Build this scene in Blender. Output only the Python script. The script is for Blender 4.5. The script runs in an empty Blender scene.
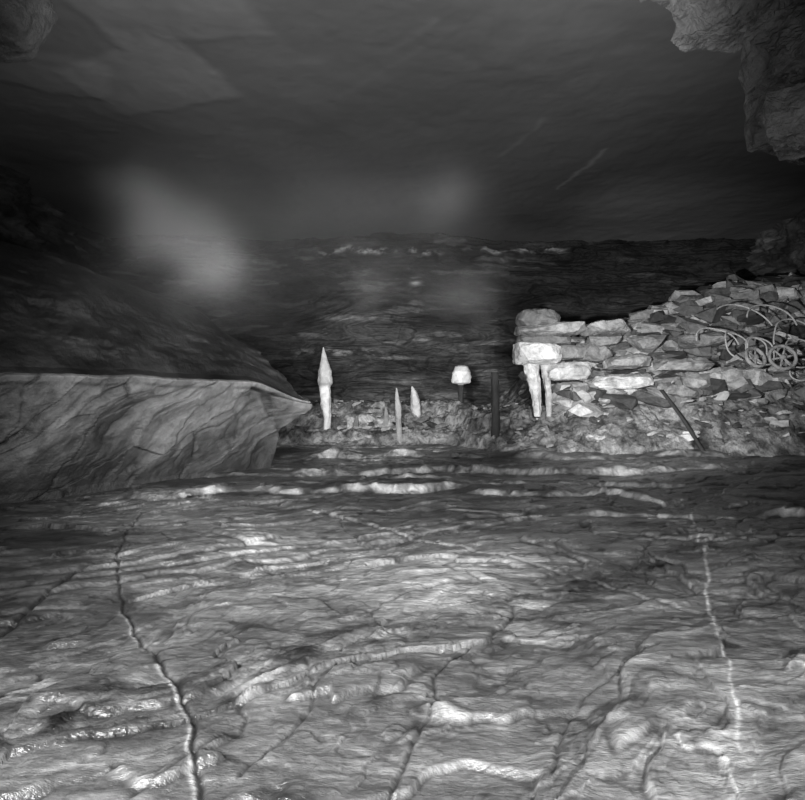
import bpy, bmesh, math, random
import numpy as np
from mathutils import Vector, Matrix, Euler, noise as mn
random.seed(7)
C = bpy.context
SC = C.scene
try:
    SC.view_settings.view_transform = 'Standard'
    SC.view_settings.look = 'None'
except Exception:
    pass

# ------------------------------------------------------------ numpy noise
def hsh(ix, iy, s):
    n = (ix * 374761393 + iy * 668265263 + s * 144269504) & 0xffffffff
    n = ((n ^ (n >> 13)) * 1274126177) & 0xffffffff
    n = n ^ (n >> 16)
    return (n & 0xffffff) / float(0xffffff)

def vn(x, y, s=0):
    ix = np.floor(x).astype(np.int64); iy = np.floor(y).astype(np.int64)
    fx = x - ix; fy = y - iy
    fx = fx*fx*fx*(fx*(fx*6-15)+10); fy = fy*fy*fy*(fy*(fy*6-15)+10)
    a = hsh(ix, iy, s); b = hsh(ix+1, iy, s); c = hsh(ix, iy+1, s); d = hsh(ix+1, iy+1, s)
    return ((a*(1-fx)+b*fx)*(1-fy) + (c*(1-fx)+d*fx)*fy) * 2 - 1

def fbm(x, y, s=0, o=5, g=0.5):
    t = 0; a = 1.0; n = 0
    for i in range(o):
        t = t + a*vn(x*(2.03**i)+17.3*i, y*(2.03**i)-9.1*i, s+i*7); n += a; a *= g
    return t / n * 1.5

def worley(x, y, s=0):
    ix = np.floor(x).astype(np.int64); iy = np.floor(y).astype(np.int64)
    f1 = np.full(x.shape, 9.0); f2 = np.full(x.shape, 9.0)
    r1 = np.zeros(x.shape); dx1 = np.zeros(x.shape); dy1 = np.zeros(x.shape); r2 = np.zeros(x.shape); r3 = np.zeros(x.shape)
    for i in (-1, 0, 1):
        for j in (-1, 0, 1):
            cx = ix+i; cy = iy+j
            dx = x-(cx+hsh(cx, cy, s)); dy = y-(cy+hsh(cx, cy, s+1))
            d = np.sqrt(dx*dx+dy*dy)
            near = d < f1
            f2 = np.where(near, f1, np.minimum(f2, d))
            r1 = np.where(near, hsh(cx, cy, s+2), r1)
            r2 = np.where(near, hsh(cx, cy, s+3), r2)
            r3 = np.where(near, hsh(cx, cy, s+4), r3)
            dx1 = np.where(near, dx, dx1); dy1 = np.where(near, dy, dy1)
            f1 = np.where(near, d, f1)
    return f1, f2, r1, r2, r3, dx1, dy1

def sst(a, b, x):
    t = np.clip((x-a)/(b-a), 0, 1); return t*t*(3-2*t)

def polydist(X, Y, pts):
    D = np.full(X.shape, 99.0)
    for (ax, ay), (bx, by) in zip(pts[:-1], pts[1:]):
        vx, vy = bx-ax, by-ay
        t = np.clip(((X-ax)*vx+(Y-ay)*vy)/(vx*vx+vy*vy), 0, 1)
        D = np.minimum(D, np.hypot(X-ax-t*vx, Y-ay-t*vy))
    return D

# ------------------------------------------------------------ mesh helpers
def grid_mesh(name, P, tone=None, mat=None, flip=False, smooth=True):
    ny, nx, _ = P.shape
    me = bpy.data.meshes.new(name)
    idx = np.arange(nx*ny).reshape(ny, nx)
    q = np.stack([idx[:-1, :-1], idx[:-1, 1:], idx[1:, 1:], idx[1:, :-1]], -1).reshape(-1, 4)
    if flip: q = np.ascontiguousarray(q[:, ::-1])
    nf = len(q)
    me.vertices.add(nx*ny)
    me.vertices.foreach_set('co', np.ascontiguousarray(P, dtype=np.float32).ravel())
    me.loops.add(nf*4); me.polygons.add(nf)
    me.polygons.foreach_set('loop_start', (np.arange(nf)*4).astype(np.int32))
    me.loops.foreach_set('vertex_index', q.astype(np.int32).ravel())
    me.update(calc_edges=True)
    me.polygons.foreach_set('use_smooth', [smooth]*nf)
    if tone is None: tone = np.ones((ny, nx))
    at = me.attributes.new('tone', 'FLOAT', 'POINT')
    at.data.foreach_set('value', np.ascontiguousarray(tone, dtype=np.float32).ravel())
    ob = bpy.data.objects.new(name, me); SC.collection.objects.link(ob)
    if mat: me.materials.append(mat)
    return ob

def rock_mat(name, lo, hi, scale=2.0, rough=0.6, bump=0.5, bdist=0.03, stretch=(1, 1, 1), rot=0.0, tone=True, spec=0.4, contrast=(0.3, 0.72), fine=14.0, det=6):
    m = bpy.data.materials.new(name); m.use_nodes = True
    nt = m.node_tree; N = nt.nodes; L = nt.links
    bs = N['Principled BSDF']
    tc = N.new('ShaderNodeTexCoord'); mp = N.new('ShaderNodeMapping')
    mp.inputs['Scale'].default_value = stretch; mp.inputs['Rotation'].default_value = (0, 0, rot)
    L.new(tc.outputs['Object'], mp.inputs['Vector'])
    n1 = N.new('ShaderNodeTexNoise'); n1.inputs['Scale'].default_value = scale; n1.inputs['Detail'].default_value = det; n1.inputs['Roughness'].default_value = 0.70
    n1.inputs['Distortion'].default_value = 0.6
    L.new(mp.outputs['Vector'], n1.inputs['Vector'])
    cr = N.new('ShaderNodeValToRGB')
    cr.color_ramp.elements[0].position = contrast[0]; cr.color_ramp.elements[0].color = (lo, lo, lo, 1)
    cr.color_ramp.elements[1].position = contrast[1]; cr.color_ramp.elements[1].color = (hi, hi, hi, 1)
    L.new(n1.outputs['Fac'], cr.inputs['Fac'])
    col = cr.outputs['Color']
    if tone:
        a = N.new('ShaderNodeAttribute'); a.attribute_name = 'tone'
        mx = N.new('ShaderNodeVectorMath'); mx.operation = 'SCALE'
        L.new(col, mx.inputs[0]); L.new(a.outputs['Fac'], mx.inputs['Scale'])
        mn_ = N.new('ShaderNodeVectorMath'); mn_.operation = 'MINIMUM'; mn_.inputs[1].default_value = (.9, .9, .9)
        L.new(mx.outputs[0], mn_.inputs[0]); col = mn_.outputs[0]
    L.new(col, bs.inputs['Base Color'])
    n2 = N.new('ShaderNodeTexNoise'); n2.inputs['Scale'].default_value = fine; n2.inputs['Detail'].default_value = 5; n2.inputs['Roughness'].default_value = 0.65
    L.new(mp.outputs['Vector'], n2.inputs['Vector'])
    b = N.new('ShaderNodeBump'); b.inputs['Strength'].default_value = bump; b.inputs['Distance'].default_value = bdist
    L.new(n2.outputs['Fac'], b.inputs['Height']); L.new(b.outputs[0], bs.inputs['Normal'])
    mr = N.new('ShaderNodeMapRange'); mr.inputs['To Min'].default_value = max(0.05, rough-0.2); mr.inputs['To Max'].default_value = min(1, rough+0.2)
    L.new(n1.outputs['Fac'], mr.inputs['Value']); L.new(mr.outputs[0], bs.inputs['Roughness'])
    bs.inputs['Specular IOR Level'].default_value = spec
    return m

ang = math.radians(33)
M_floor = rock_mat('wet_slate', 0.035, 0.24, 2.4, 0.36, 0.8, 0.026, (0.8, 2.0, 1), -ang, contrast=(0.33, 0.67), fine=9, spec=0.7, det=8)
M_ledge = rock_mat('cleaved_slate', 0.07, 0.25, 2.2, 0.55, 0.7, 0.05, (1, 1, 1), fine=9)
M_back = rock_mat('layered_rock', 0.05, 0.15, 1.2, 0.8, 0.8, 0.1, (0.5, 1, 2.2), contrast=(0.36, 0.68), fine=5)
M_ceil = rock_mat('smooth_roof_rock', 0.11, 0.14, 0.25, 0.8, 0.12, 0.02, (1, 1, 1), contrast=(0.2, 0.8), fine=2, spec=0.2)
M_rub = rock_mat('quarry_rubble', 0.08, 0.34, 3.0, 0.75, 0.8, 0.06, fine=9)
M_bank = rock_mat('gravel_bank', 0.05, 0.28, 3.0, 0.85, 0.9, 0.12, contrast=(0.38, 0.64), fine=7)
M_pale = rock_mat('pale_calcite', 0.45, 0.85, 3.0, 0.7, 0.8, 0.05)
M_roofrock = rock_mat('roof_rock', 0.07, 0.26, 3.5, 0.7, 1.0, 0.07, fine=7)
M_timber = rock_mat('rotten_timber', 0.05, 0.14, 5, 0.85, 0.7, 0.02, (3, 3, .5))
M_wire = rock_mat('rusty_wire', 0.2, 0.5, 9, 0.7, 0.3, 0.01, tone=False)

# ------------------------------------------------------------ slate floor
nq, nt_ = 1150, 1150
q = np.linspace(0, 1, nq)
yy = -1.0 + 28.0*(np.exp(3.0*q)-1)/(math.exp(3.0)-1)
tt = np.linspace(-1, 1, nt_)
Y = np.repeat(yy[:, None], nt_, 1)
X = tt[None, :]*(2.6+0.72*np.clip(Y, 0, 99))
wx = X+0.30*fbm(X*.6, Y*.6, 91, 5); wy = Y+0.30*fbm(X*.6, Y*.6, 95, 5)
U = wx*math.cos(ang)+wy*math.sin(ang); V = -wx*math.sin(ang)+wy*math.cos(ang)
gXx = np.maximum(1e-6, np.gradient(X, axis=1)); gYy = np.maximum(1e-6, np.gradient(Y, axis=0))
def gmag(n): return np.hypot(np.gradient(n, axis=1)/gXx, np.gradient(n, axis=0)/gYy)
tone = np.ones_like(X)
Z = 0.09*fbm(X*.22, Y*.22, 3, 3)+.035*fbm(U*.5, V*.9, 8, 3)
pale_gate = sst(.05, .5, fbm(X*1.6, Y*1.6, 33, 5, .6))
def terrace(amp, nfreq, step, s, w=.02, pale=1.0, dark=.5, oc=5):
    global Z, tone
    T = amp*fbm(U*nfreq[0], V*nfreq[1], s, oc, .5)
    k = np.floor(T); f = T-k
    g = gmag(fbm(U*nfreq[0], V*nfreq[1], s, 2, .5)*amp)+.3
    wd = w+.003*Y
    d = (1-f)/g                       # metres to the step edge
    Z += step*(k+1-sst(0, wd, d))
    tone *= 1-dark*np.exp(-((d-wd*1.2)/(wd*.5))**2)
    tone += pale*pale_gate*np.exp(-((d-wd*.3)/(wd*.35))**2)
    tone *= .86+.28*hsh(k.astype(np.int64), k.astype(np.int64)*0+s, 3)
terrace(2.2, (.25, .6), .032, 11, .020, .6, .55)
terrace(2.4, (.6, 1.5), .010, 31, .012, .5, .4)
terrace(3.0, (1.2, 3.5), .004, 37, .009, .3, .25)
def contour(fu, fv, s, w, dz, dt, gate):
    global Z, tone
    n = fbm(U*fu, V*fv, s, 4, .45)
    d = np.abs(n)/(gmag(fbm(U*fu, V*fv, s, 2, .45))+.25)
    g = np.exp(-(d/w)**2)*sst(gate, gate+.3, fbm(X*1.2, Y*1.2, s+5, 4))
    Z += dz*g; tone *= 1+dt*g
contour(.5, 1.1, 300, .010, -.010, -.6, 0)
contour(.35, .5, 340, .012, -.014, -.6, 0)
F1, F2, r1, r2, r3, dx, dy = worley(U*.38, V*.85, 5)
Z += 0.025*(r1-.5)+0.05*(r2-.5)*dx+0.08*(r3-.5)*dy
crk = np.exp(-((F2-F1)/0.012)**2)*sst(-.3, .1, fbm(X*.9, Y*.9, 19, 3))
Z -= 0.014*crk; tone *= 1-0.55*crk
tone *= 0.74+0.52*r1
F1, F2, r1, r2, r3, dx, dy = worley(U*1.5+3, V*3.0, 25)
pm = sst(-.1, .4, fbm(X*.6, Y*.6, 77, 3))
Z += pm*(0.010*(r1-.5)+0.03*(r2-.5)*dx+0.04*(r3-.5)*dy)
tone *= 1-0.35*pm*np.exp(-((F2-F1)/0.025)**2)
tone *= 1+pm*.45*(r1-.5)
st = fbm(U*1.0, V*6, 41, 6, .6)
Z += 0.003*st
tone *= 1+0.34*st*sst(-.4, .4, fbm(X*.5, Y*.5, 43, 3))
Z += 0.005*fbm(X*6, Y*6, 51, 6, .65)
tone *= 1+.30*fbm(X*8, Y*8, 53, 5, .75)
band = np.exp(-(polydist(X, Y, [(3.2, 6.1), (1.65, 5.0), (.53, 4.09), (-.31, 3.55), (-1.0, 2.95), (-1.8, 2.4)])/0.28)**2)
rough = fbm(U*4, V*7, 61, 6, .65)
Z += band*(0.022*rough-0.012)
tone *= 1-band*(0.34+0.8*rough)
tone *= 1+0.55*fbm(X*.5, Y*.5, 66, 5)
pale_sheen = sst(0.0, 0.8, 1.9-np.hypot((X+0.4)*0.7, (Y-5.6)*1.0)); tone *= 1+0.55*pale_sheen  # pale plate, with its wet highlight painted into the tone
tone *= 1-.30*sst(2.6, 6, np.abs(X))  # sideways light falloff painted into the floor tone
def ledge(pts, hgt, w=0.10, decay=2.0, pale=0.8, sd=1):
    global Z, tone
    xs = [p[0] for p in pts]; ys = [p[1] for p in pts]
    yl = np.interp(X, xs, ys)+0.16*fbm(X*1.6, X*0+sd, sd, 5, .5)
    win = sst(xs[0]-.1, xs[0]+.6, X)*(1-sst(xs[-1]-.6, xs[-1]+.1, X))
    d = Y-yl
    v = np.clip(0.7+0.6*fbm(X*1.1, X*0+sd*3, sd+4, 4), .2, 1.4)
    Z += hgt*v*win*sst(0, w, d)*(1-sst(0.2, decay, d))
    tone += 1.1*pale*win*v*np.exp(-((d-w*.5)/(w*.7))**2)*np.clip(.75+1.1*fbm(X*4, Y*5, sd+9, 5, .6), 0, 2)  # step faces catching the flash, brightness painted into the tone
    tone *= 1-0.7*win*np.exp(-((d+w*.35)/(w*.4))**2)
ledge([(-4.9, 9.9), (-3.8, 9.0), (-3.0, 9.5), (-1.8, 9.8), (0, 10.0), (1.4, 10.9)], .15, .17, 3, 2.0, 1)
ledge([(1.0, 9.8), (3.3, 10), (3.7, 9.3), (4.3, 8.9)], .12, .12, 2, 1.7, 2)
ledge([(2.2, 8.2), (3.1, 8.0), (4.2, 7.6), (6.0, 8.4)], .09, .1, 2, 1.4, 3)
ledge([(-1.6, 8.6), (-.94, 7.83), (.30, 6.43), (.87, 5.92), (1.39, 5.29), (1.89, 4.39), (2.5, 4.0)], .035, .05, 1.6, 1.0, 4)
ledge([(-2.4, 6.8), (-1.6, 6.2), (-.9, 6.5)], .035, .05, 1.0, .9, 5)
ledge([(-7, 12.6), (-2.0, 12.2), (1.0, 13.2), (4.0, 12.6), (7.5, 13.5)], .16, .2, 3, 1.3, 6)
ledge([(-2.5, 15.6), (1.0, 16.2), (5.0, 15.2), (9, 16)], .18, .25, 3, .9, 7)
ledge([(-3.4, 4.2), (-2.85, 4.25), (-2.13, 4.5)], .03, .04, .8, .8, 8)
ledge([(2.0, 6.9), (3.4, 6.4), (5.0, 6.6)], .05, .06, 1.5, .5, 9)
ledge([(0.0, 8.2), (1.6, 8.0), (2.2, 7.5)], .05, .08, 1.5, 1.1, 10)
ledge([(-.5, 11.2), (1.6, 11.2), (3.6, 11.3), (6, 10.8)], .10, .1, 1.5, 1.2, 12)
jx = X+0.035*fbm(X*3, Y*3, 71, 5); jy = Y+0.035*fbm(X*3, Y*3, 75, 5)
def crack(pts, w, dep, col):
    global Z, tone
    D = polydist(jx, jy, pts)
    g = np.exp(-(D/w)**2); Z -= dep*g
    tone *= 1+(col-1)*np.exp(-(D/(w*1.2))**2)
crack([(-3.57, 8.18), (-2.61, 5.45), (-1.85, 4.09), (-1.22, 3.1), (-.96, 2.65), (-.75, 2.28), (-.6, 1.8)], .010, .018, .15)
dash = sst(-.15, .15, fbm(X*1.5, Y*1.5, 88, 3))
D = polydist(jx+.028, jy, [(-2.61, 5.45), (-1.85, 4.09), (-1.22, 3.1), (-.96, 2.65), (-.75, 2.28), (-.6, 1.8)])
tone += 2.0*np.exp(-(D/.008)**2)*dash
crack([(-.06, 2.2), (.03, 2.57), (.18, 2.9), (.15, 3.16), (.41, 3.6)], .009, .014, .3)
crack([(-2.67, 4.0), (-2.75, 4.7), (-2.84, 5.29)], .018, .03, .3)
crack([(-1.9, 5.9), (-.6, 5.1), (.8, 4.5)], .010, .01, .5)
crack([(.6, 2.4), (.9, 3.0), (1.5, 3.5)], .008, .012, .5)
crack([(-.6, 2.3), (-.4, 2.8), (-.55, 3.3)], .008, .012, .5)
def patch(px, py, r, a, sd):
    global tone
    d = np.hypot(X-px, Y-py)/r
    tone += a*np.clip(1.1-d, 0, 1)*sst(-.2, .6, fbm(X*8, Y*8, sd, 6, .75))
patch(1.42, 2.6, .26, 1.2, 101); patch(-1.95, 3.0, .24, 2.4, 102); patch(-.75, 3.05, .35, 1.0, 103); patch(4.2, 9.0, .6, 1.2, 104); patch(-.1, 2.8, .3, .6, 105)
patch(-3.6, 9.3, .8, 1.5, 106); patch(.4, 6.2, .5, .9, 107); patch(-4.8, 9.4, .5, 1.6, 108); patch(1.7, 3.0, .35, .8, 109)
tone = np.clip(tone, .08, 4)
D = polydist(jx, jy, [(3.93, 8.18), (2.84, 5.63), (2.11, 4.09), (1.78, 3.33), (1.56, 2.81), (1.38, 2.43), (1.3, 1.9)])
tone = tone+2.2*np.exp(-(D/(.004+.0016*Y))**2)*sst(-.8, -.1, fbm(X*3, Y*3, 89, 4))
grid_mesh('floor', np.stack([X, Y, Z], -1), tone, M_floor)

# ------------------------------------------------------------ left slate bench
path = [(-11.5, 2.9), (-6.37, 9.5), (-3.03, 13.8), (-4.6, 15.9), (-12.5, 19.5)]
pp = [Vector((a, b, 0)) for a, b in path]
ns = 900; nz = 430
seg = [(pp[i+1]-pp[i]).length for i in range(len(pp)-1)]; tot = sum(seg)
cum = [0]
for s_ in seg: cum.append(cum[-1]+s_)
S = np.linspace(0, tot, ns)
bx = np.interp(S, cum, [p.x for p in pp]); by = np.interp(S, cum, [p.y for p in pp])
def smooth1(a, n):
    kk = np.ones(n)/n; return np.convolve(np.pad(a, n//2, mode='edge'), kk, mode='valid')[:len(a)]
ddx = np.gradient(bx); ddy = np.gradient(by)
nx_ = ddy/np.hypot(ddx, ddy); ny_ = -ddx/np.hypot(ddx, ddy)
nx_ = smooth1(nx_, 51); ny_ = smooth1(ny_, 51)
nl = np.hypot(nx_, ny_); nx_ /= nl; ny_ /= nl
ph = [-.4, 0, .5, 1.2, 1.80, 1.88, 1.92, 2.02, 2.7, 3.7, 4.6, 4.9, 5.1]
po = [.0, .02, .22, .48, .70, .70, .62, .46, .05, -.55, -1.4, -2.6, -5.5]
pv = np.concatenate([np.linspace(-.4, 2.1, 300), np.linspace(2.12, 5.1, nz-300)])
of = np.interp(pv, ph, po)
SS, HH = np.meshgrid(S, pv)
OF = np.repeat(of[:, None], ns, 1)
low = 1-sst(1.88, 1.96, HH)
dg = SS-HH*0.75+.35*fbm(SS*.7, HH*.9, 199, 4)-.10*HH*HH
st = fbm(dg*1.0, (HH+SS*.3)*.6, 201, 6, .5)
st2 = fbm(dg*5, HH*1.2, 205, 4, .6)
F1, F2, r1, r2, r3, dx, dy = worley(dg*.9+.1*st, (HH*.6+SS*.12), 210)
G1, G2, q1, q2, q3, ex, ey = worley(dg*2.2+.2*st, (HH*1.1+SS*.1), 214)
fade = sst(-.2, .3, HH)*(1-.6*sst(1.6, 1.88, HH))
OF = OF+low*(0.11*st+.012*st2+0.14*(r1-.5)+0.30*(r2-.5)*dx+.04*(q1-.5)+.10*(q2-.5)*ex+.1*(q3-.5)*ey)*fade
ck = np.exp(-((F2-F1)/.025)**2)*sst(-.4, .1, fbm(SS*1.3, HH*1.3, 215, 3))
OF = OF-low*.05*ck
OF = OF+(1-low)*(0.25*fbm(SS*.6, HH*1.0, 220, 5))*sst(1.95, 2.6, HH)
drop = np.interp(SS, [0, cum[1], cum[2]-1.2, cum[2], cum[3], cum[4]], [1, .95, .62, .42, .5, .6])
HZ = np.where(HH > 2.05, 2.05+(HH-2.05)*drop, HH)
HZ = HZ+0.05*fbm(SS*.8, HH*0+1, 230, 5)*sst(.5, 1.5, HH)
nose = np.exp(-((SS-cum[2])/.55)**2)
HZ = HZ-0.42*nose*sst(.8, 1.9, HH)*(1-sst(1.9, 3.2, HH))
OF = OF+0.25*nose*np.exp(-((HH-1.7)/.6)**2)
PX = bx[None, :]+nx_[None, :]*OF; PY = by[None, :]+ny_[None, :]*OF
tb = .85+.40*st+.20*st2+.35*(r1-.5)+.25*(q1-.5)
tb *= 1-.75*ck
tb *= 1-.35*np.exp(-((G2-G1)/.05)**2)*sst(-.2, .2, st)
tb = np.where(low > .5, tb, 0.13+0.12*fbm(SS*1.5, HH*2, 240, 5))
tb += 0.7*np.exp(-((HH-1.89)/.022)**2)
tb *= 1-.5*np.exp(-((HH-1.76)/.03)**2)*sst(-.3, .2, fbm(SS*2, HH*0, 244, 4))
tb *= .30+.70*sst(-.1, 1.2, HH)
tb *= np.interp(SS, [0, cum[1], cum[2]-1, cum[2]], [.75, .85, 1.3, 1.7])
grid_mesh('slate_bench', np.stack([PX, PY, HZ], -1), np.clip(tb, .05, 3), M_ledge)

# ------------------------------------------------------------ bank heightfield
def Hbank(x, y):
    Yf = np.interp(x, [-9, 1.5, 3, 5, 16], [19.6, 19.2, 17.4, 16.6, 16.2])
    Ln = np.interp(x, [-9, 1.5, 3, 5, 16], [4, 3.8, 2.2, 1.9, 1.9])
    hp = np.interp(x, [-9, 1.5, 3, 4.6, 6.2, 16], [1.5, 1.4, 1.15, 1.3, 1.85, 2.1])
    t = np.clip((y-Yf)/Ln, 0, 1)
    z = hp*t**.9-0.12*(1-sst(0, .1, t))
    up = np.interp(x, [-9, 4, 5.5, 8, 12, 16], [0, 0, 1.3, 2.2, 3.4, 4])
    z = z+up*sst(0, 3.2, y-(Yf+Ln+.35))
    return z
x1 = np.linspace(-9, 14.9, 620); y1 = np.linspace(16.0, 26.2, 420)
BX, BY = np.meshgrid(x1, y1)
BZ = Hbank(BX, BY)
F1, F2, r1, r2, r3, dx, dy = worley(BX*1.8, BY*2.4, 301)
g = sst(0, .4, BZ)
cen = 1-sst(2, 4, BX)
tr = 2.2*(BZ+.15*fbm(BX*.5, BY*.5, 330, 4)); kk = np.floor(tr)
BZ = BZ*(1-cen)+cen*((kk+sst(.65, 1, tr-kk))/2.2)
BZ = BZ+g*((.15*(r1-.5)+.2*(r2-.5)*dx+.25*(r3-.5)*dy)*(1-.5*cen)+.12*fbm(BX*2.5, BY*2.5, 310, 6, .6))
tb = .9+.8*(r1-.5)+.8*fbm(BX*1.2, BY*1.2, 320, 6, .6)
tb *= 1+.4*cen
tb += .9*np.exp(-((BY-np.interp(BX, [-3, 4], [21.0, 22.5]))/.35)**2)*(1-sst(2.5, 3.5, BX))
grid_mesh('rubble_bank', np.stack([BX, BY, BZ], -1), np.clip(tb, .15, 3), M_bank)

# ------------------------------------------------------------ walls
def wall(name, fn, a0, a1, na, z0, z1, nzz, sd, mat, amp=.5, tonefn=None):
    A, B = np.meshgrid(np.linspace(a0, a1, na), np.linspace(z0, z1, nzz))
    F1, F2, r1, r2, r3, dx, dy = worley(A*.35+.3*fbm(A*.5, B*.5, sd+9, 3), B*1.1+A*.05, sd)
    T = 3*fbm(A*.12, B*.7, sd+3, 4)+B*1.2
    kk = np.floor(T); ff = T-kk
    D = amp*(.5*fbm(A*.2, B*.3, sd+5, 4)+.25*(r1-.5)+.3*(sst(.0, .25, ff)*(1-ff))+.2*fbm(A*1.2, B*3, sd+6, 6, .6))
    tn = .5+.3*(r2)+.6*fbm(A*.4, B*1.4, sd+7, 6, .6)
    tn += 1.2*sst(.45, .8, fbm(A*.5, B*3.0, sd+8, 5))
    if tonefn is not None: tn = tonefn(A, B, tn)
    Px, Py, Pz = fn(A, B, D)
    return grid_mesh(name, np.stack([Px, Py, Pz], -1), np.clip(tn, .08, 5), mat)
def tf(A, B, t):
    def seamf(z0, xa, xb, w, s):
        zl = z0+.16*fbm(A*.8, A*0, s, 5)
        return np.exp(-((B-zl)/w)**2)*sst(xa, xa+1, A)*(1-sst(xb-1, xb, A))*sst(-.3, .4, fbm(A*2.5, B*4, s+1, 5, .6))
    e = 5.0*seamf(7.95, -4.2, 2.0, .10, 404)+4.0*seamf(8.0, 2.2, 7.5, .07, 414)+2.6*seamf(3.6, -5.2, -.5, .14, 424)+1.2*seamf(5.0, -4, 1, .1, 434)
    blob = np.exp(-(((A-.55)/.2)**2+((B-6.5)/.06)**2))
    t = t*np.interp(B, [3, 6, 9], [.9, .75, .6])  # light falloff up the wall painted into the tone
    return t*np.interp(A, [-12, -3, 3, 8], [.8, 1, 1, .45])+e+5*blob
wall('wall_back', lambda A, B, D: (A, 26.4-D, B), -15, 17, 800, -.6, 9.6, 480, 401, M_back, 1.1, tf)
wall('wall_left', lambda A, B, D: (-12.8+D, A, B), 2, 27, 260, -.6, 9.6, 160, 431, M_back, 1.0)
wall('wall_right', lambda A, B, D: (15.2-D, A, B), 2, 27, 260, -.6, 9.6, 160, 461, M_back, 1.0)

# ------------------------------------------------------------ ceiling
CX, CY = np.meshgrid(np.linspace(-14, 16.5, 600), np.linspace(-2, 27.5, 600))
CZ = 8.7+.22*fbm(CX*.12, CY*.12, 501, 3)+.02*fbm(CX*1.5, CY*1.5, 503, 4)-.02*np.clip(CY-16, 0, 20)
ct = 1+.25*fbm(CX*.15, CY*.15, 505, 3)
def slab(cx, cy, hx, hy, rot, dep, tm):
    global CZ, ct
    a = (CX-cx)*math.cos(rot)+(CY-cy)*math.sin(rot); b = -(CX-cx)*math.sin(rot)+(CY-cy)*math.cos(rot)
    e = .12*fbm(CX*.9, CY*.9, 509, 4)
    m = (1-sst(hx, hx+.3, np.abs(a)+e))*(1-sst(hy, hy+.3, np.abs(b)+e))
    CZ = CZ-dep*m; ct = ct*(1+(tm-1)*m)
slab(-4.4, 11.4, 1.5, .7, -.15, .03, 1.28)
slab(-5.8, 13.8, 1.5, 1.0, -.3, .03, 1.28)
slab(-8.2, 13.2, 1.4, .6, .4, .03, 1.18)
for (a, b, c, d, k_) in [(5.25, 20.4, 5.9, 17.4, .9), (2.9, 17.8, 3.7, 15.5, .3), (-.2, 12.6, .6, 11.4, .15), (-1.5, 14.5, .8, 12.0, .08)]:
    D = polydist(CX+.1*fbm(CX*2, CY*2, 520, 3), CY, [(a, b), (c, d)])
    ct = ct + k_*np.exp(-(D/.08)**2)
grid_mesh('ceiling', np.stack([CX, CY, CZ], -1), np.clip(ct, .3, 3), M_ceil, flip=True)

# ------------------------------------------------------------ rocks
def hull_rock(size, n=14, boxy=.6, seed=0, cuts=0, amp=.0, fr=2.0):
    rnd = random.Random(seed)
    bm = bmesh.new()
    for i in range(n):
        v = Vector((rnd.uniform(-1, 1), rnd.uniform(-1, 1), rnd.uniform(-1, 1)))
        m = max(abs(v.x), abs(v.y), abs(v.z)); l = v.length
        v = v/m*boxy+v/l*(1-boxy)
        bm.verts.new((v.x*size[0]/2, v.y*size[1]/2, v.z*size[2]/2))
    bmesh.ops.convex_hull(bm, input=list(bm.verts))
    loose = [v for v in bm.verts if not v.link_faces]
    if loose: bmesh.ops.delete(bm, geom=loose, context='VERTS')
    if cuts:
        for c_ in range(cuts):
            bmesh.ops.subdivide_edges(bm, edges=list(bm.edges), cuts=1, use_grid_fill=True)
        bm.normal_update()
        off = Vector((seed*3.1 % 100, seed*1.7 % 100, 0))
        for v in bm.verts:
            p = v.co*fr+off
            d = mn.fractal(p, .6, 2.1, 5)+.5*mn.voronoi(p*.9)[0][0]
            v.co += v.normal*d*amp
    bmesh.ops.recalc_face_normals(bm, faces=list(bm.faces))
    return bm

class Builder:
    def __init__(s): s.v = []; s.f = []; s.t = []
    def add(s, bm, M, tone):
        o = len(s.v)
        bm.verts.index_update()
        for v in bm.verts: s.v.append(tuple(M @ v.co)); s.t.append(float(tone))
        for f_ in bm.faces: s.f.append([o+v.index for v in f_.verts])
        bm.free()
    def make(s, name, mat, smooth=False):
        me = bpy.data.meshes.new(name); me.from_pydata(s.v, [], s.f); me.update()
        at = me.attributes.new('tone', 'FLOAT', 'POINT'); at.data.foreach_set('value', s.t)
        if smooth: me.polygons.foreach_set('use_smooth', [True]*len(me.polygons))
        me.materials.append(mat)
        ob = bpy.data.objects.new(name, me); SC.collection.objects.link(ob); return ob
def TR(loc, rot=(0, 0, 0)):
    return Matrix.Translation(loc) @ Euler(rot).to_matrix().to_4x4()
def hb(x, y): return float(Hbank(np.array([x]), np.array([y]))[0])

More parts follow.
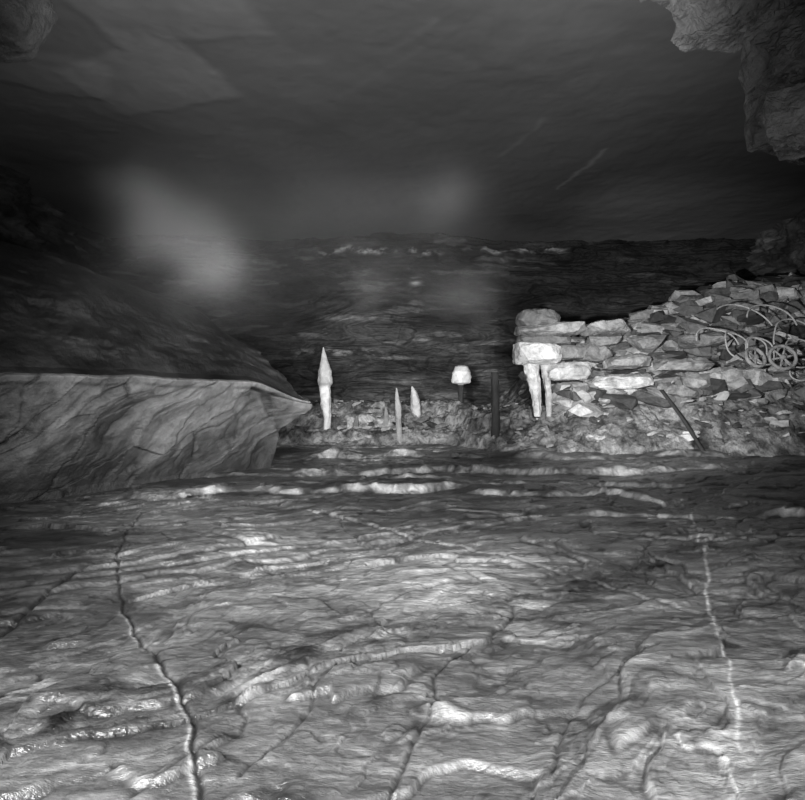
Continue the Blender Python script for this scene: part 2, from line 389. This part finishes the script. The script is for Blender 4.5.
B = Builder(); R = random.Random(3)
for i in range(1500):
    if i < 1150:
        x = R.uniform(4.9, 14.2); y = R.uniform(17.8, 23.0); s_ = R.choice([.15, .2, .3, .42, .6, .8])*R.uniform(.8, 1.2)
    elif i < 1380:
        x = R.uniform(3.2, 14.2); y = R.uniform(16.8, 18.6); s_ = R.uniform(.08, .3)
    else:
        x = R.uniform(-6, 5); y = R.uniform(19.8, 25.2); s_ = R.uniform(.08, .30)
    z = hb(x, y)
    sz = (s_*R.uniform(1, 1.9), s_*R.uniform(.8, 1.3), s_*R.uniform(.28, .75))
    B.add(hull_rock(sz, 16, .7, i), TR((x, y, z+sz[2]*.25), (R.uniform(-.35, .35), R.uniform(-.35, .35), R.uniform(0, 6.28))), R.choice([.25, .5, .8, 1.1, 1.6, 2.1]))
for i, (x, y, z, a, b, c, rz, tn) in enumerate([
    (6.5, 17.9, 2.05, 1.8, .7, .38, -.1, 2.4), (6.4, 18.7, 3.75, 1.5, 1.0, .34, .1, 1.5), (6.3, 18.6, 3.35, 1.2, 1.0, .34, .1, .9),
    (7.0, 18.6, 2.7, 1.5, .9, .4, .2, 1.6), (8.6, 18.6, 2.6, 1.9, .9, .35, -.2, 1.5), (5.9, 18.5, 2.95, .9, .8, .5, .3, 1.0),
    (10.2, 18.4, 2.2, 2.0, .9, .4, .15, 1.6), (9.6, 19.2, 3.4, 1.6, .9, .4, -.1, 1.1), (11.6, 18.9, 2.5, 1.7, .8, .35, .1, 1.4),
    (8.2, 17.7, 1.75, 1.3, .7, .3, .1, 1.3), (5.55, 18.3, 1.75, .9, .5, .5, .1, 1.2), (7.7, 18.9, 3.3, 1.2, .8, .5, .1, 1.2)]):
    B.add(hull_rock((a, b, c), 26, .85, 2000+i, 3, .05, 2), TR((x, y, z), (R.uniform(-.12, .12), R.uniform(-.12, .12), rz)), tn)
B.make('rubble_pile', M_rub)

# ------------------------------------------------------------ rock-topped pillar
B = Builder()
def slabp(xa, xb, za, zb, y, dep, tn, sd, n=26, boxy=.8, rot=(0, 0, 0), amp=.04):
    B.add(hull_rock((xb-xa, dep, zb-za), n, boxy, sd, 3, amp, 2.2), TR(((xa+xb)/2, y, (za+zb)/2), rot), tn)
slabp(3.38, 4.75, 3.62, 4.22, 18.0, 1.2, .7, 11, 60, .2)
slabp(3.35, 5.50, 3.42, 3.78, 18.0, 1.3, 1.2, 12, 50, .6, (0, -.05, 0))
slabp(3.42, 5.0, 3.14, 3.44, 18.0, 1.1, .6, 13, 40, .7)
slabp(3.36, 4.66, 2.58, 3.18, 17.95, 1.1, 2.5, 14, 60, .9)
slabp(4.5, 5.45, 2.75, 3.15, 18.15, .9, .9, 15, 40, .75)
slabp(4.3, 5.6, 2.10, 2.62, 18.1, .9, 2.0, 16, 40, .75)
def taper(pts, sd, seg_=14):
    bm = bmesh.new(); rings = []
    for (x, y, z, r) in pts:
        ring = []
        for k_ in range(seg_):
            a = 2*math.pi*k_/seg_
            rr = r*(1+.30*mn.noise(Vector((math.cos(a)*1.3+sd, math.sin(a)*1.3, z*2.0)))+.16*mn.noise(Vector((math.cos(a)*3+sd, math.sin(a)*3, z*7.0))))
            ring.append(bm.verts.new((x+rr*math.cos(a), y+rr*math.sin(a), z)))
        rings.append(ring)
    for a, b in zip(rings[:-1], rings[1:]):
        for k_ in range(seg_):
            bm.faces.new((a[k_], a[(k_+1) % seg_], b[(k_+1) % seg_], b[k_]))
    bm.faces.new(rings[0][::-1]); bm.faces.new(rings[-1])
    return bm
def interp_pts(keys, n=40):
    zz = np.linspace(keys[0][2], keys[-1][2], n)
    zs = [k_[2] for k_ in keys]
    return [(float(np.interp(z, zs, [k_[0] for k_ in keys])), float(np.interp(z, zs, [k_[1] for k_ in keys])), float(z), float(np.interp(z, zs, [k_[3] for k_ in keys]))) for z in zz]
I = Matrix.Identity(4)
B.add(taper(interp_pts([(4.06, 18, 1.0, .10), (4.02, 18, 1.5, .13), (3.92, 18, 2.2, .21), (3.85, 18, 2.7, .25)]), 1), I, 2.4)
B.add(taper(interp_pts([(4.42, 18.1, 1.0, .08), (4.40, 18.1, 1.7, .09), (4.33, 18.1, 2.2, .12), (4.28, 18.1, 2.7, .16)]), 5), I, 1.9)
B.make('rock_capped_pillar', M_rub)

# ------------------------------------------------------------ stalagmites
def stal(keys, tones, sd, mat=M_pale, name='stalagmite', n=60):
    b = Builder(); bm = taper(interp_pts(keys, n), sd, 20)
    b.add(bm, I, 1.0)
    zs = [t[0] for t in tones]; ts = [t[1] for t in tones]
    b.t = [float(np.interp(v[2], zs, ts)) for v in b.v]
    return b.make(name, mat, True)
stal([(-2.66, 21, .3, .13), (-2.64, 21, .9, .13), (-2.68, 21, 1.4, .19), (-2.72, 21, 2.0, .19), (-2.72, 21, 2.1, .24), (-2.72, 21, 2.5, .22), (-2.75, 21, 2.9, .12), (-2.77, 21, 3.35, .015)],
     [(.3, 1.2), (1.9, 1.3), (2.05, .6), (2.15, .9), (3.3, .9)], 3)  # water-line reflection built into the shape and two-tone colour
stal([(-.10, 20, .0, .12), (-.12, 20, .6, .10), (-.15, 20, 1.3, .11), (-.2, 20, 1.9, .02)], [(0, .45), (2, .55)], 8)
stal([(.52, 22, .5, .18), (.5, 22, 1.3, .2), (.42, 22, 1.8, .12), (.35, 22, 2.0, .03)], [(0, .8), (2, .8)], 12)
stal([(-.6, 21.5, .3, .1), (-.58, 21.5, .9, .1), (-.6, 21.5, 1.25, .03)], [(0, .4), (2, .4)], 15)
stal([(-1.65, 21, .2, .1), (-1.63, 21, .7, .1), (-1.6, 21, .95, .03)], [(0, .3), (2, .3)], 19)
stal([(-3.0, 22.5, .4, .2), (-3.0, 22.5, .9, .18), (-3.0, 22.5, 1.2, .05)], [(0, .3), (2, .3)], 23)
stal([(2.1, 22, .4, .14), (2.14, 22, 1.2, .10), (2.14, 22, 2.08, .10), (2.16, 22, 2.1, .26), (2.16, 22, 2.14, .31), (2.16, 22, 2.62, .30), (2.16, 22, 2.72, .26), (2.16, 22, 2.77, .12)],
     [(.4, .12), (2.04, .04), (2.1, 1.3), (2.5, 1.4), (2.55, .9), (2.8, .9)], 27, name='capped_stalagmite', n=120)
stal([(2.85, 18.4, .1, .13), (2.85, 18.4, 1.2, .12), (2.83, 18.4, 2.25, .12), (2.82, 18.4, 2.35, .09)], [(0, .25), (3, .4)], 33, M_timber, 'timber_prop')
stal([(8.2, 16.2, .0, .06), (7.9, 16.8, .9, .06), (7.5, 17.4, 1.8, .06)], [(0, .3), (3, .3)], 37, M_timber, 'leaning_pole')

# ------------------------------------------------------------ coiled cables and wheel
def coil(loops, name):
    cu = bpy.data.curves.new(name, 'CURVE'); cu.dimensions = '3D'; cu.bevel_depth = .024; cu.bevel_resolution = 2
    for (x, y, z, r, tx, tz, a0, a1) in loops:
        n = 40; sp = cu.splines.new('POLY'); sp.points.add(n-1)
        Mx = Matrix.Translation((x, y, z)) @ Matrix.Rotation(tz, 4, 'Z') @ Matrix.Rotation(tx, 4, 'X')
        for k_ in range(n):
            a = a0+(a1-a0)*k_/(n-1)
            w_ = r*(1+.12*math.sin(2*a+x))
            p = Mx @ Vector((w_*math.cos(a), w_*.9*math.sin(a), .04*math.sin(3*a)))
            sp.points[k_].co = (p.x, p.y, p.z, 1)
    cu.materials.append(M_wire)
    ob = bpy.data.objects.new(name, cu); SC.collection.objects.link(ob)
tau = 2*math.pi
coil([(10.5, 17.8, 3.0, .40, 1.3, .2, 0, tau), (10.6, 17.75, 2.95, .46, 1.2, .1, 0, tau),
      (11.8, 17.9, 2.9, .5, 1.2, .1, 0, tau), (10.0, 17.9, 3.1, .5, 1.2, .4, .5, 4.6), (11.9, 17.9, 2.4, .36, 1.3, 0, 0, tau),
      (9.4, 17.9, 3.2, .6, 1.1, 0, 0, 3.0), (11.0, 17.8, 3.6, .9, 1.1, .1, .2, 2.6), (10.2, 17.8, 3.4, 1.1, 1.2, .1, .4, 2.2), (11.6, 17.8, 3.3, .7, 1.2, .1, .2, 3.4)], 'coiled_cable')
def wheel(loc, r, tx, tz, name):
    Mx = Matrix.Translation(loc) @ Matrix.Rotation(tz, 4, 'Z') @ Matrix.Rotation(tx, 4, 'X')
    b = Builder(); bm = bmesh.new(); n = 36; m_ = 8
    rings = []
    for i in range(n):
        a = tau*i/n
        rings.append([bm.verts.new(((r+.05*math.cos(tau*j/m_))*math.cos(a), (r+.05*math.cos(tau*j/m_))*math.sin(a), .06*math.sin(tau*j/m_))) for j in range(m_)])
    for i in range(n):
        for j in range(m_):
            bm.faces.new((rings[i][j], rings[(i+1) % n][j], rings[(i+1) % n][(j+1) % m_], rings[i][(j+1) % m_]))
    b.add(bm, Mx, 1.2)
    bm = bmesh.new(); bmesh.ops.create_cone(bm, cap_ends=True, segments=16, radius1=.09, radius2=.07, depth=.2); b.add(bm, Mx, 1.0)
    for i in range(6):
        bm = bmesh.new(); bmesh.ops.create_cone(bm, cap_ends=True, segments=8, radius1=.032, radius2=.026, depth=r)
        b.add(bm, Mx @ Matrix.Rotation(tau*i/6+.2, 4, 'Z') @ Matrix.Rotation(math.pi/2, 4, 'Y') @ Matrix.Translation((0, 0, r/2)), 1.2)
    b.make(name, M_rub, True)
wheel((11.15, 17.6, 2.75), .36, 1.25, -.15, 'spoked_wheel')
wheel((10.35, 17.6, 2.75), .30, 1.15, .2, 'spoked_wheel')

# ------------------------------------------------------------ roof rocks near camera
B = Builder()
for i, (x, y, z, a, b, c, n, bx_, tn) in enumerate([
    (3.4, 6.1, 5.78, 1.3, 1.3, .95, 22, .7, .8), (4.15, 6.1, 5.25, 1.0, 1.2, .95, 22, .8, .8), (4.2, 6.0, 4.43, .9, .9, .65, 22, .8, 1.2),
    (4.25, 6.1, 4.8, .7, .8, .35, 16, .8, .6), (5.3, 6.8, 6.0, 1.9, 2.0, 3.2, 30, .85, .7), (4.9, 6.8, 7.5, 3.4, 3.0, 2.3, 30, .85, .7)]):
    B.add(hull_rock((a, b, c), n, bx_, 900+i, 4, .07, 2.6), TR((x, y, z), (0, 0, i*.4)), tn)
B.make('roof_rock_overhang', M_roofrock, False)
B = Builder()
B.add(hull_rock((1.3, 1.2, 1.1), 60, .1, 77, 3, .02, 2), TR((-4.2, 6, 5.5)), .5)
B.add(hull_rock((2.4, 2.2, 3.2), 60, .4, 78, 3, .03, 2), TR((-5.1, 6.3, 7.2)), .4)
B.make('roof_boulder', M_roofrock, True)

# ------------------------------------------------------------ mist
me = bpy.data.meshes.new('mist'); bm = bmesh.new(); bmesh.ops.create_cube(bm, size=1)
for v in bm.verts: v.co = Vector((v.co.x*8.6-1.9, v.co.y*2.4+9.4, v.co.z*4.4+4.3))
bm.to_mesh(me); bm.free()
mo = bpy.data.objects.new('mist', me); SC.collection.objects.link(mo)
m = bpy.data.materials.new('mist_volume'); m.use_nodes = True; nt = m.node_tree; N = nt.nodes; L = nt.links
N.remove(N['Principled BSDF'])
out = N['Material Output']
vs = N.new('ShaderNodeVolumeScatter'); vs.inputs['Color'].default_value = (.95, .95, .95, 1)
tc = N.new('ShaderNodeTexCoord')
nz_ = N.new('ShaderNodeTexNoise'); nz_.inputs['Scale'].default_value = .8; nz_.inputs['Detail'].default_value = 1
L.new(tc.outputs['Object'], nz_.inputs['Vector'])
wsub = N.new('ShaderNodeVectorMath'); wsub.operation = 'SUBTRACT'; wsub.inputs[1].default_value = (.5, .5, .5)
L.new(nz_.outputs['Color'], wsub.inputs[0])
wm = N.new('ShaderNodeVectorMath'); wm.operation = 'MULTIPLY_ADD'; wm.inputs[1].default_value = (1.0, 1.0, 1.0)
L.new(wsub.outputs[0], wm.inputs[0]); L.new(tc.outputs['Object'], wm.inputs[2])
prev = None
yc = 9.4
for (cx, cy, cz, sx, sy, sz, amp) in [(-4.0, yc, 4.5, .42, .6, .36, .50), (-3.5, yc, 4.0, .50, .6, .33, .50), (-2.85, yc, 3.5, .42, .6, .32, .38),
        (.6, yc, 4.75, .45, .6, .4, .085), (-1.5, yc, 4.5, 2.3, .7, .8, .045), (-.3, yc, 3.3, .42, .6, .32, .09), (.95, yc, 3.15, .5, .6, .32, .10), (-3.6, yc, 3.8, 1.6, .7, 1.0, .07)]:
    s1 = N.new('ShaderNodeVectorMath'); s1.operation = 'SUBTRACT'; s1.inputs[1].default_value = (cx, cy, cz)
    L.new(wm.outputs[0], s1.inputs[0])
    s2 = N.new('ShaderNodeVectorMath'); s2.operation = 'DIVIDE'; s2.inputs[1].default_value = (sx, sy, sz)
    L.new(s1.outputs[0], s2.inputs[0])
    s3 = N.new('ShaderNodeVectorMath'); s3.operation = 'DOT_PRODUCT'
    L.new(s2.outputs[0], s3.inputs[0]); L.new(s2.outputs[0], s3.inputs[1])
    s4 = N.new('ShaderNodeMath'); s4.operation = 'MULTIPLY'; s4.inputs[1].default_value = -.9; L.new(s3.outputs['Value'], s4.inputs[0])
    s5 = N.new('ShaderNodeMath'); s5.operation = 'EXPONENT'; L.new(s4.outputs[0], s5.inputs[0])
    s6 = N.new('ShaderNodeMath'); s6.operation = 'MULTIPLY'; s6.inputs[1].default_value = amp; L.new(s5.outputs[0], s6.inputs[0])
    if prev is not None:
        s7 = N.new('ShaderNodeMath'); s7.operation = 'ADD'; L.new(prev, s7.inputs[0]); L.new(s6.outputs[0], s7.inputs[1]); prev = s7.outputs[0]
    else: prev = s6.outputs[0]
L.new(prev, vs.inputs['Density']); L.new(vs.outputs[0], out.inputs['Volume'])
me.materials.append(m)

# ------------------------------------------------------------ lights
def spot(name, loc, tgt, e, angd, blend=1.0, size=.25):
    l = bpy.data.lights.new(name, 'SPOT'); l.energy = e; l.spot_size = math.radians(angd); l.spot_blend = blend; l.shadow_soft_size = size
    o = bpy.data.objects.new(name, l); SC.collection.objects.link(o); o.location = loc
    o.rotation_euler = (Vector(tgt)-Vector(loc)).to_track_quat('-Z', 'Y').to_euler()
spot('flash_lamp', (-2.0, -0.6, 3.0), (.1, 6.0, 0), 2700, 86, 1, .06)
spot('flash_lamp_low', (.8, -2.0, 1.7), (0.6, 12, 0.6), 2600, 60, 1, .06)
spot('fill_floor', (0.2, 2.2, 1.7), (0, 10.5, 0.0), 1500, 66, 1, .06)  # added fill spot, brightens the mid-floor ledges
spot('fill_ledge', (1.0, 2.0, 2.8), (-4.6, 12.0, 1.0), 3600, 44, .9, .10)  # unseen fill added for the bench face
spot('fill_bank', (2.5, 7.5, 2.2), (7.6, 18.5, 2.5), 7500, 55, .9, .10)  # added fill to lift the rubble, no visible source
spot('fill_center', (-1.0, 6.0, 2.2), (-.2, 21, 1.2), 6500, 34, 1, .12)  # added narrow fill, reaches the far stalagmites
spot('fill_back', (0.3, 9.0, 2.0), (-.3, 26, 5.6), 3900, 46, 1, .3)  # unseen fill added to light the back wall
spot('fill_roof', (0, 4, 2.0), (-.6, 11.5, 8.7), 4300, 100, 1, .4)  # added wide fill for the ceiling and mist
spot('fill_roof_rock', (1.0, 2.0, 2.5), (4.0, 6, 5.0), 110, 50, 1, .2)  # small added fill on the overhang
w = bpy.data.worlds.new('dark'); SC.world = w; w.use_nodes = True
w.node_tree.nodes['Background'].inputs[0].default_value = (.5, .5, .5, 1); w.node_tree.nodes['Background'].inputs[1].default_value = .01

cam = bpy.data.cameras.new('camera'); co = bpy.data.objects.new('camera', cam); SC.collection.objects.link(co)
co.location = (0, 0, 1.5); co.rotation_euler = (math.radians(90), 0, 0); cam.lens = 26.83; cam.sensor_width = 36; cam.sensor_fit = 'HORIZONTAL'
SC.camera = co
